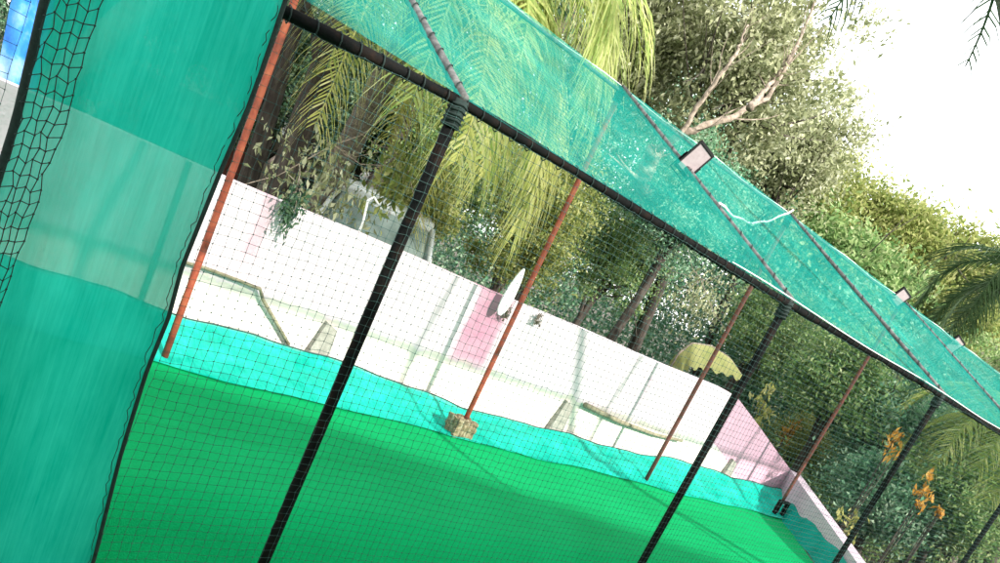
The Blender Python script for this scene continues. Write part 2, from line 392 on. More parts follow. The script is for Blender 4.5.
lab = ['nearest black pole, tall in front of the left half of the white wall', 'second black pole, crossing the white wall near its pink end', 'third black pole, crossing the sloping wall end and yellow leaves', 'last black pole at the bottom right corner by the palm leaves']
for i, x in enumerate(XN):
    pole('net_pole', x, YN, ZG-.42, ZN-.02, .030 if i < 2 else .029, M['black'], lab[i], gN, 'plate')
lab = ['brightest orange red pole beside the hanging green sheet', 'red pole standing in a concrete block near the middle of the skirt', 'thin dark red pole left of the second black pole', 'dark red pole rising from a square metal bracket at the far corner']
for i, x in enumerate(XF):
    t = pole('net_pole', x, YF, ZG, ZF, .026, M['oxide'] if i < 2 else M['oxide_dark'], lab[i], gF, 'plate' if i in (0, 2) else None)
    if i == 1:      # rough cast concrete footing
        mb = MB(); G = np.zeros((7, 7, 6, 3))
        b = MB(); b.box((-.03, -.02, .10), (.24, .2, .22)); o = b.build('concrete_footing', M['blockm'], t)
        sub = o.modifiers.new('sub', 'SUBSURF'); sub.subdivision_type = 'SIMPLE'; sub.levels = sub.render_levels = 4
        tx = bpy.data.textures.new('rough', 'CLOUDS'); tx.noise_scale = .07
        dm = o.modifiers.new('rough', 'DISPLACE'); dm.texture = tx; dm.strength = .07; dm.mid_level = .5
    if i == 3:      # square open bracket
        mb = MB(); Mx = np.array([[CR[0], CR[1], 0], [-CR[1], CR[0], 0], [0, 0, 1]])
        s = .11
        for a, c_, dd in (((0, 0, .03), 0, (2*s+.04, .06, .04)), ((0, 0, .27), 0, (2*s+.04, .06, .04)), ((-s, 0, .15), 0, (.04, .06, .20)), ((s, 0, .15), 0, (.04, .06, .20))):
            mb.box(np.array(a)+np.array([-.02, -.05, 0]), dd)
        bevel(mb.build('square_bracket', M['black'], t), .004)
# near beam, wrapped in net
XL, XR = .93, 17.2
t = empty('near_beam', (XL, YN, ZN)); tag(t, 'long black beam wrapped in net over the black poles, near edge of the roof', 'beam')
mb = MB(); xs = np.linspace(0, XR-XL, 90)
mb.tube([(x, .004*math.sin(x*3), .006*math.sin(x*1.3)+(-.075 if 0 else -.055*max(0, 1-x/.9))) for x in xs], .026+.004*np.sin(xs*17)+.003*np.sin(xs*41), 10); mb.build('pipe', M['black'], t, smooth=True)
mb = MB()
for k_ in range(150):
    x = k_*.108+rng.random()*.03
    mb.tube([(x+.016*q/6.3+.003, .034*math.cos(q), .034*math.sin(q)-.055*max(0, 1-x/.9)) for q in np.linspace(0, 6.3, 9)], .0035, 4)
mb.build('lacing', M['thread_black'], t, smooth=True)
mb = MB(); mb.tube([(x, -.032+.004*math.sin(x*5), .026+.008*math.sin(x*2.2)) for x in np.linspace(3.1, XR-XL, 90)], .004, 6); mb.build('edge_cord', M['cord'], t, smooth=True)
# far beam
t = empty('far_beam', (XL, YF, ZF)); tag(t, 'thin pale rail along the high far edge of the green roof', 'beam')
mb = MB(); xs = np.linspace(-1, XR-XL, 80); mb.tube([(x, 0, .01*math.sin(x*1.1)) for x in xs], .017, 8); mb.build('pipe', M['galv'], t, smooth=True)
mb = MB(); mb.tube([(x, .005, .028+.012*math.sin(x*4.1)) for x in xs], .004, 6); mb.build('edge_cord', M['cord'], t, smooth=True)
# rafters
lab = ['grey sloping rafter nearest the camera, joining the first black pole', 'grey sloping rafter carrying the nearest floodlight', 'grey sloping rafter over the third black pole', 'farthest grey sloping rafter at the right edge']
for i in range(4):
    a = np.array([XF[i], YF, ZF+.03]); b = np.array([XN[i], YN, ZN+.03]); t = empty('rafter', b)
    tag(t, lab[i], 'rafter', 'sloping rafters of the net roof')
    mb = MB(); mb.tube([(a-b)*s for s in np.linspace(-.01, 1.0, 12)], .024, 12); mb.build('pipe', M['galv'], t, smooth=True)
    mb = MB(); d = (a-b); L = np.linalg.norm(d); d /= L; u = np.cross(d, (1, 0, 0)); u /= np.linalg.norm(u); v_ = np.cross(d, u)
    mb.tube([d*s+(.028)*(u*math.cos(s*40)+v_*math.sin(s*40)) for s in np.linspace(0, L, 220)], .0035, 5); mb.build('lacing', M['blackcord'], t, smooth=True)

# ------------------------------------------------------------------ nets
def net_obj(name, G, a, b, r, mat, knot=None, parent=None):
    """G: knots (nu, nv, 3); threads of triangular section; a, b: section directions for u threads and v threads"""
    nu, nv = G.shape[:2]; faces = []; verts = []; n = 0
    th = [0, 2*math.pi/3, 4*math.pi/3]
    for (A, Bv, ax) in ((a[0], a[1], 0), (b[0], b[1], 1)):
        A = np.array(A, float); Bv = np.array(Bv, float)
        off = np.array([r*(math.cos(q)*A+math.sin(q)*Bv) for q in th])
        V = G[:, :, None, :]+off[None, None]          # nu,nv,3,3
        idx = np.arange(nu*nv*3).reshape(nu, nv, 3)+n; verts.append(V.reshape(-1, 3)); n += nu*nv*3
        i0, i1 = (idx[:-1], idx[1:]) if ax == 0 else (idx[:, :-1], idx[:, 1:])
        F = np.stack([i0, np.roll(i0, -1, 2), np.roll(i1, -1, 2), i1], -1).reshape(-1, 4); faces.append(F)
    F4 = np.concatenate(faces)
    tri = np.zeros((0, 3), int)
    if knot:
        O = np.array([[1, 0, 0], [-1, 0, 0], [0, 1, 0], [0, -1, 0], [0, 0, 1], [0, 0, -1]])*knot
        K = G.reshape(-1, 1, 3)+O[None]; base = (np.arange(nu*nv)*6+n)[:, None, None]
        T = np.array([[0, 2, 4], [2, 1, 4], [1, 3, 4], [3, 0, 4], [2, 0, 5], [1, 2, 5], [3, 1, 5], [0, 3, 5]])
        tri = (base+T[None]).reshape(-1, 3); verts.append(K.reshape(-1, 3))
    V = np.concatenate(verts); me = bpy.data.meshes.new(name)
    me.vertices.add(len(V)); me.vertices.foreach_set('co', V.reshape(-1).astype(np.float32))
    nl = len(F4)*4+len(tri)*3; me.loops.add(nl); me.loops.foreach_set('vertex_index', np.concatenate([F4.reshape(-1), tri.reshape(-1)]).astype(np.int32))
    me.polygons.add(len(F4)+len(tri)); st = np.concatenate([np.arange(len(F4))*4, len(F4)*4+np.arange(len(tri))*3])
    me.polygons.foreach_set('loop_start', st.astype(np.int32)); me.polygons.foreach_set('loop_total', np.concatenate([np.full(len(F4), 4), np.full(len(tri), 3)]).astype(np.int32))
    me.update(calc_edges=True); me.materials.append(mat)
    o = bpy.data.objects.new(name, me); col.objects.link(o)
    if parent is not None: o.parent = parent
    return o
def wob(X, Z, a):      # smooth waves
    return a*(np.sin(X*1.7+Z*1.1)+.6*np.sin(X*4.3-Z*2.7+1)+.35*np.sin(X*9.1+Z*6.3))
cell = .045
nu = int((XR-XL)/cell); nv = int((ZN-ZG+.4)/(cell*.97))
U, Vv = np.meshgrid(np.linspace(XL, XR, nu), np.linspace(ZG-.4, ZN-.03, nv), indexing='ij')
G = np.zeros((nu, nv, 3)); G[..., 0] = U+wob(U, Vv, .008)+rng.normal(0, .0022, U.shape)
G[..., 2] = Vv+wob(Vv*1.3+2, U, .007)+rng.normal(0, .0022, U.shape)
G[..., 2] -= .05*np.clip(1-(U-XL)/.9, 0, 1)
G[..., 1] = YN-.045+wob(U, Vv*.8, .010)
o = net_obj('side_net', G, ((0, 1, 0), (0, 0, 1)), ((1, 0, 0), (0, 1, 0)), .00105, M['thread'], .0043)
tag(o, 'dark green square mesh net stretched between the black poles', 'net')
# far side net is fastened under the high rail: light threads only
cell = .05; nu = int((XR-.6)/.06); nv = 46
U, T_ = np.meshgrid(np.linspace(.6, XR, nu), np.linspace(0, 1, nv), indexing='ij')
def roofp(U, T_, dz=0):
    sag = -.05*np.sin(np.pi*T_)*(.6+.4*np.cos((U-1.7)*2*np.pi/3.03+np.pi))
    Y_ = YN+(YF-YN)*T_; Z_ = ZN+(ZF-ZN)*T_+sag+dz
    return np.stack([U+0*T_, Y_, Z_], -1)
G = roofp(U, T_, -.012)+rng.normal(0, .003, U.shape+(3,)); G[..., 0] += wob(T_*3, U, .008)
o = net_obj('roof_net', G, ((0, 1, 0), (0, 0, 1)), ((1, 0, 0), (0, -.4, .9)), .0011, M['thread'], .0028)
tag(o, 'dark square mesh net stretched under the green roof cloth', 'net')
# green roof cloth
nu, nv = 260, 40
U, T_ = np.meshgrid(np.linspace(.55, XR, nu), np.linspace(-.012, 1.01, nv), indexing='ij')
G = roofp(U, T_, .034); G[..., 2] += wob(U*2.3, T_*5, .006)*np.sin(np.pi*np.clip(T_, 0, 1))+.012*np.sin(U*7+T_*2)*np.sin(np.pi*np.clip(T_, 0, 1))
mb = MB(); mb.grid(G); o = mb.build('roof_shade_cloth', M['roofnet'], smooth=True)
tag(o, 'translucent turquoise shade cloth laid over the sloping rafters as roof', 'shade cloth')
# cord looped from the second rafter to the third pole's top
a = np.array([XF[1], YF, ZF]); b = np.array([XN[1], YN, ZN]); q = a+(b-a)*.62; c_ = np.array([XF[2], YF, ZF+.03])
pts = [q+(c_-q)*s+np.array([0, 0, .06-.16*math.sin(math.pi*s)+.01*math.sin(s*25)]) for s in np.linspace(0, 1, 16)]
wire('tie_cord', pts, .010, M['cord'], 'slack white cord strung across the roof right of the nearest floodlight', 'cord')

# hanging strip of shade cloth near the camera
t = empty('hanging_sheet', (.6, YN-.07, ZG)); tag(t, 'tall hanging green shade cloth sheet at the left edge of the cage', 'shade cloth')
nu, nv = 60, 144; U, Vv = np.meshgrid(np.linspace(0, 1, nu), np.linspace(0, 1, nv), indexing='ij')
zt = .62; Z_ = ZG-.75+(zt-ZG+.75)*Vv
def edge(pxs, Z):       # smooth edge of the sheet as hung: x against height
    P = sorted([tuple(at(a, b, YN-.09)[[2, 0]]) for a, b in pxs]); return np.interp(Z, [p[0] for p in P], [p[1] for p in P])
ER = [(280, 2), (257, 71), (244, 107), (218, 168), (180, 266), (167, 317), (146, 370), (120, 456), (93, 563)]
EL = [(44, 0), (16, 120), (0, 172)]; EN = [(102, 0), (80, 65), (65, 120), (35, 200), (7, 280)]
xl = edge(EL, Z_); xr = edge(ER, Z_)
G = np.stack([xl+(xr-xl)*U, YN-.09+.02*np.sin(U*9+Vv*2)+.02*np.sin(Vv*5), Z_], -1)-np.array([.6, YN-.07, ZG])
mb = MB(); mb.grid(G); mb.build('cloth', M['stripnet'], t, smooth=True)
mb = MB(); mb.tube([G[-1, j]+np.array([.004, -.006, 0]) for j in range(0, nv, 3)], .009, 8); mb.build('edge_cord', M['blackcord'], t, smooth=True)
mb = MB(); zz = []
for j in range(2, nv-2): zz.append(G[-1, j]+np.array([-.010-.014*rng.random(), -.006+.010*((j//2) % 2), 0]))
mb.tube(zz, .0016, 4)
mb.build('stitching', M['blackcord'], t)
mb = MB(); mb.tube([G[0, j]+np.array([0, -.012, 0]) for j in range(0, nv, 3)], .014, 8); mb.build('edge_rope', M['blackcord'], t, smooth=True)
# coarse black net over its left part
nu, nv = 6, 66
U, Vv = np.meshgrid(np.linspace(0, 1, nu), np.linspace(0, 1, nv), indexing='ij')
Z_ = ZG-.7+(zt-.02-ZG+.7)*Vv; a_, b_ = edge(EL, Z_)+.01, edge(EN, Z_); G = np.stack([a_+U*(np.maximum(b_-a_, .05))+.003*np.sin(Vv*14), YN-.125+0*U, Z_], -1)
G[..., 0] += rng.normal(0, .0035, U.shape); G[..., 2] += rng.normal(0, .003, U.shape)+.03*U+.012*((np.arange(nu) % 2)[:, None])
o = net_obj('coarse_net', G, ((0, 1, 0), (0, 0, 1)), ((1, 0, 0), (0, 1, 0)), .0023, M['thread_black'], .005)
tag(o, 'coarse black knotted net hanging over the left edge of the green sheet', 'net')
# net left of the sheet
nu, nv = 30, 50; U, Vv = np.meshgrid(np.linspace(-1.3, .16, nu), np.linspace(ZG, zt-.1, nv), indexing='ij')
G = np.stack([U, YN-.04+0*U, Vv], -1)+rng.normal(0, .003, U.shape+(3,))
tag(net_obj('side_net', G, ((0, 1, 0), (0, 0, 1)), ((1, 0, 0), (0, 1, 0)), .0011, M['thread'], .003), 'dark mesh net left of the hanging green sheet', 'net')

# skirt of cyan cloth over the wall's foot
nu, nv = 420, 26; U, Vv = np.meshgrid(np.linspace(.4, 11.45, nu), np.linspace(0, 1, nv), indexing='ij')
ztop = -1.665-.12*np.exp(-((U-5.8)/2.4)**2)+.02*np.sin(U*2.3)+.012*np.sin(U*6.1)
yb = 5.70+.035*np.sin(U*2.1)+.02*np.sin(U*5.3)
fold = .018*np.sin(U*7+3*np.sin(U*1.3)+Vv*2.5)+.012*np.sin(U*17+Vv*4)+.02*np.sin(U*3.1-Vv*6)
Y_ = yb+(6.37-yb)*Vv**.8; Z_ = ZG+.03+(ztop-ZG-.03)*Vv**1.35
G = np.stack([U, Y_-fold*.6*np.sin(np.pi*Vv), Z_+fold*np.sin(np.pi*Vv*.9+.1)+.012], -1)
t = empty('cloth_skirt', (6, 5.8, ZG)); tag(t, 'bright cyan shade cloth draped along the foot of the white wall', 'shade cloth')
mb = MB(); mb.grid(G-np.array([6, 5.8, ZG])); mb.build('cloth', M['skirt'], t, smooth=True)
mb = MB(); mb.tube([G[i, -1]-np.array([6, 5.8, ZG])+np.array([0, -.005, .006]) for i in range(0, nu, 3)], .007, 5); mb.build('hem_cord', M['thread'], t, smooth=True)
# side panel along the diagonal right edge
nu, nv = 60, 14; U, Vv = np.meshgrid(np.linspace(0, 1, nu), np.linspace(0, 1, nv), indexing='ij')
x0, y0, x1, y1 = 11.0, 6.05, 8.35, 3.05
G = np.stack([x0+(x1-x0)*U+.16*Vv, y0+(y1-y0)*U-.06*Vv, ZG+.01+.27*Vv+.015*np.sin(U*25)*Vv], -1)
G[..., 0] += .02*np.sin(U*31+Vv*3)
mb = MB(); mb.grid(G); o = mb.build('side_cloth_panel', M['sidenet'], smooth=True); tag(o, 'dark teal cloth panel along the slanting right edge of the pitch', 'shade cloth')

# ------------------------------------------------------------------ floodlights
def floodlight(loc, label, s=.21, wf=.85):
    t = empty('floodlight', loc); tag(t, label, 'floodlight', 'floodlights fixed on the cage roof')
    Rr = np.array([math.cos(YAW), -math.sin(YAW), 0]); Uu = np.array([0, 0, 1.]); a = R(24)
    nrm = np.array([-.45, -.82, -.22]); nrm /= np.linalg.norm(nrm)
    W_ = math.cos(a)*Rr-math.sin(a)*Uu; W_ -= nrm*(W_@nrm); W_ /= np.linalg.norm(W_); H_ = np.cross(W_, -nrm); H_ *= np.sign(H_[2])
    Mx = np.array([W_*wf, nrm, H_])
    mb = MB(); mb.box((0, 0, 0), (s, .04, s*1.05), M=Mx); body = bevel(mb.build('housing', M['black'], t), .008)
    mb = MB(); e = s*.5-.008
    for p_, d_ in (((0, .024, e), (s-.004, .014, .018)), ((0, .024, -e), (s-.004, .014, .018)), ((e-.002, .024, 0), (.018, .014, s)), ((-e+.002, .024, 0), (.018, .014, s))):
        mb.box(np.array(p_)@Mx, d_, M=Mx)
    bevel(mb.build('frame', M['rub'], t), .002)
    mb = MB(); mb.box(np.array((0, .021, 0))@Mx, (s*.84, .006, s*.84), M=Mx); mb.build('glass', M['lampglass'], t)
    mb = MB()
    for k_ in range(6): mb.box(np.array((-.075+.03*k_, -.032, 0))@Mx, (.006, .024, s*.8), M=Mx)
    mb.build('cooling_fins', M['black'], t)
    mb = MB(); mb.tube([np.array(q)@Mx for q in ((-s*.54, 0, 0), (-s*.54, -.02, -s*.62), (s*.54, -.02, -s*.62), (s*.54, 0, 0))], .008, 6); mb.build('bracket', M['black'], t)
    return t
a = np.array([XF[1], YF, ZF]); b = np.array([XN[1], YN, ZN])
p0 = a+(b-a)*.27+np.array([0, 0, .19])
floodlight(at(694, 160, 4.75), 'nearest floodlight, square pale face in a dark frame on the second rafter', .27, .62)
floodlight(at(900, 297, YF-.03), 'small middle floodlight on the far roof edge under the yellow-green tree', .23)
floodlight(at(951, 350, YF+.04)+np.array([0, 0, .10]), 'smallest floodlight, rightmost on the far roof edge', .25)

# ------------------------------------------------------------------ foliage
def leaves(C, size, aspect=.45, droop=.3, r=None):
    """four-cornered pointed leaves at centres C"""
    n = len(C); d = rng.normal(size=(n, 3)); d[:, 2] -= droop*1.5; d /= np.linalg.norm(d, axis=1)[:, None]
    s = rng.normal(size=(n, 3)); s -= d*(s*d).sum(1)[:, None]; s /= np.linalg.norm(s, axis=1)[:, None]
    L = size*(.6+.8*rng.random(n))[:, None]; nn = np.cross(d, s)*L*.12
    return np.stack([C-d*L*.5, C+s*L*aspect*.5+nn-d*L*.05, C+d*L*.5, C-s*L*aspect*.5+nn-d*L*.05], 1)
def crown_pts(c, rad, nclump, per, spread, hollow=.45, seed=None):
    d = rng.normal(size=(nclump, 3)); d /= np.linalg.norm(d, axis=1)[:, None]
    q = (hollow+(1-hollow)*rng.random(nclump))[:, None]
    q *= (1+.25*np.sin(d[:, 0]*5+c[0])*np.sin(d[:, 2]*6+c[1]))[:, None]
    K = np.array(c)+d*q*np.array(rad)
    sp = spread*(.5+rng.random(nclump))
    P = K[:, None]+rng.normal(size=(nclump, per, 3))*sp[:, None, None]*np.array([1, 1, .75])
    return K, P.reshape(-1, 3)
def tree(name, label, cat, base, c, rad, nclump, per, spread, leaf, lsize, bark, r0, group=None, hollow=.45, limbs=10, aspect=.45, extra=None):
    base = np.array(base, float); c = np.array(c, float)
    t = empty(name, base); tag(t, label, cat, group)
    K, P = crown_pts(c, rad, nclump, per, spread, hollow)
    quads_obj('crown', leaves(P-base, lsize, aspect), L_[leaf], t)
    mb = MB(); fork = c-base; top = fork-np.array([0, 0, rad[2]*.45]); hgt = top[2]
    tr = [top*np.array([s**1.3, s**1.3, s])+np.array([.12*math.sin(s*5+c[0]), .1*math.sin(s*4+c[1]), 0])*s for s in np.linspace(0, 1, 9)]
    mb.tube(tr, [r0*(1-.45*s)*(1.35 if s == 0 else 1) for s in np.linspace(0, 1, 9)], 10)
    for k_ in range(limbs):
        e = K[rng.integers(len(K))]-base; s0 = tr[rng.integers(5, 9)]
        mid = (s0+e)/2+rng.normal(size=3)*.18*np.linalg.norm(e-s0)*.5+np.array([0, 0, .1])
        pts = [(1-s)**2*s0+2*s*(1-s)*mid+s*s*e for s in np.linspace(0, 1, 9)]
        rr = r0*(.25+.25*rng.random()); mb.tube(pts, [rr*(1-.85*s) for s in np.linspace(0, 1, 9)], 7)
        for j in range(3):
            e2 = e+rng.normal(size=3)*np.array(rad)*.35; s1 = pts[4+j]; m2 = (s1+e2)/2+rng.normal(size=3)*.1
            mb.tube([(1-s)**2*s1+2*s*(1-s)*m2+s*s*e2 for s in np.linspace(0, 1, 6)], [rr*.4*(1-.8*s) for s in np.linspace(0, 1, 6)], 5)
    tk = mb.build('trunk', M[bark], t, smooth=True)
    if extra:
        for pts, rr in extra:
            P = np.array(pts)-base; f = np.linspace(0, len(P)-1, 26); Q = np.stack([np.interp(f, range(len(P)), P[:, q]) for q in range(3)], 1)
            Q = (Q+np.roll(Q, 1, 0)*0+0); Q[1:-1] = (Q[:-2]+Q[1:-1]*2+Q[2:])/4; Q[1:-1] += rng.normal(size=(24, 3))*.012
            rq = np.interp(f, range(len(P)), rr)*(1+.1*rng.normal(size=26)); mb = MB(); mb.tube(Q, rq, 8)
            for q in range(6, 26, 2):       # twigs
                d_ = rng.normal(size=3)*np.array([.22, .2, .15])+(Q[q]-Q[q-3])*1.5+np.array([0, 0, .12]); cv = rng.normal(size=3)*.05
                mb.tube([Q[q]+d_*w_+cv*math.sin(w_*3.1) for w_ in np.linspace(0, 1, 7)], [rq[q]*.3*(1-.8*w_) for w_ in np.linspace(0, 1, 7)], 5)
            mb.build('limb', M['palebark'], tk, smooth=True)
    return t
def gp(px, py, Y, z=DROP):
    p_ = at(px, py, Y); return np.array([p_[0], p_[1], z])

# big pale tree above the far roof edge
Y0 = 10.5
ex = []
pts = [at(655, 150, Y0-.9), at(688, 132, Y0-1.35), at(730, 118, Y0-1.5), at(768, 98, Y0-1.45), at(800, 40, Y0-1.4), at(822, -20, Y0)]
ex.append((pts, [.065, .058, .05, .04, .028, .013]))
ex.append(([at(680, 135, Y0-1.35), at(705, 95, Y0-1.45), at(735, 55, Y0-1.6), at(748, 25, Y0-1.3)], [.04, .034, .025, .013]))
ex.append(([at(750, 108, Y0-1.85), at(775, 78, Y0-1.35), at(790, 55, Y0-1.5)], [.05, .035, .02]))
ex.append(([at(700, 230, Y0+.2), at(640, 185, Y0-.6), at(655, 150, Y0-.9)], [.15, .14, .13]))
c = at(752, 60, Y0)
tree('broadleaf_tree', 'tall tree with pale grey-green leaves and bare tan branches above the nearest floodlight', 'tree', gp(700, 230, Y0+1), c, (1.75, 1.5, 2.1), 210, 95, .2, 'pale', .11, 'bark', .16, hollow=.1, extra=ex, limbs=9)
c2 = at(800, 150, Y0+1.5)
tree('broadleaf_tree', 'pale leafy tree in front of the white sky at the right of the tall one', 'tree', gp(760, 260, Y0+2), c2, (1.25, 1.4, 1.7), 150, 95, .24, 'pale', .11, 'bark', .14, hollow=.2)
c3 = at(640, 40, 12.5)
tree('broadleaf_tree', 'green tree with pinkish dry tips at the top middle behind the palm', 'tree', gp(560, 200, 12.5), c3, (1.6, 1.4, 2.2), 190, 110, .26, 'pale', .12, 'bark', .2, hollow=.2)
# yellow-green trees at right
c = at(880, 250, 13)
tree('bushy_tree', 'yellow-green bushy tree behind the middle floodlight', 'tree', gp(830, 330, 13), c, (2.0, 1.6, 1.6), 260, 150, .26, 'lime', .14, 'bark', .16, hollow=.2)
c = at(955, 330, 13)
tree('bushy_tree', 'yellow-green bushy tree behind the rightmost floodlight', 'tree', gp(930, 380, 13), c, (2.1, 1.6, 1.5), 260, 150, .26, 'lime', .14, 'bark', .16, hollow=.2)
c = at(800, 195, 14)
tree('bushy_tree', 'green bushy tree filling the gap between the pale trees and the yellow-green ones', 'tree', gp(760, 320, 14), c, (2.0, 1.6, 1.7), 240, 150, .26, 'lime', .14, 'bark', .16, hollow=.2)
c = at(1010, 300, 15)
tree('bushy_tree', 'pale bushy tree at the right edge under the white sky', 'tree', gp(990, 400, 15), c, (2.0, 1.6, 1.6), 220, 150, .26, 'green', .14, 'bark', .16, hollow=.2)
for px, py, D, rad, lf, lb in [(935, 285, 27, (2.6, 2.2, 1.8), 'lime', 'large yellow-green tree between the middle floodlight and the right edge palm'),
        (820, 270, 22, (2.4, 2.0, 1.6), 'green', 'green tree seen through the roof left of the middle floodlight')]:
    c = atd(px, py, D); tree('bushy_tree', lb, 'tree', (c[0], c[1], DROP), c, rad, 280, 170, .28, lf, .16, 'bark', .2, hollow=.15)
# green trees directly behind the wall
spec = [(540, 215, 9.4, (.9, .8, 1.0), 'lime', 'yellow-green leafy tree behind the white board on the wall'),
        (800, 440, 8.6, (.8, .5, .6), 'lime', 'yellow-green bush just behind the pink wall end'),
        (905, 560, 8.0, (1.0, .5, .6), 'blue', 'blue-green bush at the bottom edge below the third black pole'),
        (690, 205, 9.6, (1.2, .9, 1.1), 'blue', 'blue-green tree seen through the net right of the drooping palm leaves'),
        (620, 250, 11.5, (1.5, .9, 1.2), 'green', 'dark leafy tree behind the second red pole'),
        (770, 330, 10.5, (1.3, .9, 1.1), 'green', 'leafy tree between the third red pole and second black pole'),
        (860, 400, 10.5, (1.5, .9, 1.1), 'blue', 'leafy tree behind the dark red pole of the far corner'),
        (1015, 440, 11.0, (1.5, .9, 1.0), 'blue', 'blue-green tree at the right edge under the last green roof corner'),
        (930, 440, 10.0, (1.4, .9, 1.0), 'pale', 'low dense tree between the last two black poles'),
        (860, 490, 9.0, (1.0, .6, .9), 'blue', 'bush just beyond the sloping wall end'),
        (980, 520, 9.0, (1.2, .7, .9), 'dark', 'dark bush at the bottom right corner'),
        (450, 150, 11.5, (1.3, .9, 1.3), 'green', 'green tree behind the nearest black pole'),
        (380, 120, 12.5, (1.5, .9, 1.2), 'dark', 'dark tree between the left trunks and the nearest black pole'),
        (300, 60, 13.5, (1.8, .9, 1.6), 'dark', 'dark tree behind the leaning trunks'),
        (200, 0, 13.0, (1.8, .9, 1.6), 'dark', 'dark tree far left behind the hanging sheet'),
        (430, 200, 9.2, (.45, .4, .5), 'lime', 'small bright green shrub above the parked car'),
        (70, -40, 11.0, (1.6, .9, 1.8), 'dark', 'dark tree at the top left corner')]
for px, py, Y, rad, lf, lb in spec:
    c = at(px, py, Y)
    tree('leafy_tree', lb, 'tree', (c[0]-.2, Y+.2, DROP), c, rad, 170 if rad[0] > .8 else 40, 230, .15, lf, .062, 'bark', .11, group='trees growing behind the wall', hollow=.1, limbs=6)
for px, py, D, rad, lf, lb in [(905, 425, 15.5, (1.1, 1.0, .9), 'blue', 'blue-green tree just behind the third black pole'),
        (845, 385, 15.0, (1.0, 1.0, .9), 'green', 'mid-green tree above the dark red pole of the far corner'),
        (960, 505, 14.0, (1.1, 1.0, .8), 'green', 'mid-green tree left of the last black pole'),
        (890, 500, 13.6, (.8, .8, .6), 'blue', 'low blue-green bush behind the foot of the third black pole'),
        (1005, 480, 17.0, (1.3, 1.2, 1.1), 'green', 'green tree behind the last black pole'),
        (940, 400, 18.0, (1.5, 1.4, 1.2), 'pale', 'pale green tree under the right end of the roof'),
        (1000, 395, 21.0, (1.8, 1.6, 1.3), 'green', 'leafy tree under the roof corner at the right edge')]:
    c = atd(px, py, D)
    tree('leafy_tree', lb, 'tree', (c[0], c[1], DROP), c, rad, 150, 170, .17, lf, .085, 'bark', .09, group='trees growing beyond the sloping wall end', hollow=.1, limbs=6)
# leaning dark trunks at left
for pa, pb, Y, r0, lb in (((345, 30), (262, 215), 9.5, .19, 'thick dark trunk leaning behind the wall, left of the nearest black pole'), ((300, 25), (238, 190), 10.5, .12, 'thinner dark trunk close to the first red pole'), ((440, 70), (330, 250), 11.5, .12, 'dark trunk between the thick one and the nearest black pole')):
    a = at(*pa, Y); b = at(*pb, Y); d = (a-b)/(a[2]-b[2]); base = b+d*(DROP-b[2]); top = b+d*(3.2-b[2])
    t = empty('old_tree', base); tag(t, lb, 'tree', 'dark trunks behind the wall')
    mb = MB(); mb.tube([(top-base)*s+np.array([.08*math.sin(s*6), 0, 0]) for s in np.linspace(0, 1, 14)], [r0*(1.2-.5*s) for s in np.linspace(0, 1, 14)], 12)
    for k_ in range(5):
        s0 = (top-base)*(.45+.1*k_); e = s0+np.array([rng.normal()*.8, rng.normal()*.4, .5+.5*rng.random()])
        mb.tube([s0+(e-s0)*q+np.array([0, 0, .1*math.sin(q*3)]) for q in np.linspace(0, 1, 7)], [r0*.4*(1-.75*q) for q in np.linspace(0, 1, 7)], 7)
    mb.build('trunk', M['bark'], t, smooth=True)
    K, P = crown_pts(top+np.array([0, 0, .2]), (1.4, 1.2, 1.0), 60, 90, .22, .2)
    quads_obj('crown', leaves(P-base, .12), L_['dark'], t)

# far wood closing the view
n = 430000; az = rng.random(n)*R(105)-R(8); rr = 19+rng.random(n)*9
top = 2.4+4.2*np.clip((R(52)-az)/R(7), 0, 1)+.9*np.sin(az*9)+.6*np.sin(az*23+1)+.35*np.sin(az*51)-1.0*np.clip((az-R(62))/R(12), 0, 1)
z = DROP+(top-DROP)*rng.random(n)**.8
C = np.stack([np.sin(az)*rr, np.cos(az)*rr, z], 1); C += rng.normal(size=C.shape)*.15
o = quads_obj('distant_woodland', leaves(C, .115, .6), L_['blue']); tag(o, 'far belt of trees reading as one green mass', 'woodland', kind='stuff')
# undergrowth right behind the wall
n = 90000; X_ = rng.random(n)*40-3; Yg = 6.9+rng.random(n)*9-np.clip(X_-11, 0, 4)*1.1; hh = .5+.35*np.sin(X_*2.1)+.3*np.sin(X_*5.3+Yg)
C = np.stack([X_+(Yg-7)*.6*(X_ < 9)+2.2*(X_ >= 9), Yg, DROP+rng.random(n)*np.clip(hh+.5, .25, 2)], 1)
o = quads_obj('undergrowth', leaves(C, .10, .4), L_['green']); tag(o, 'low weeds and bushes covering the ground behind the wall', 'undergrowth', kind='stuff')

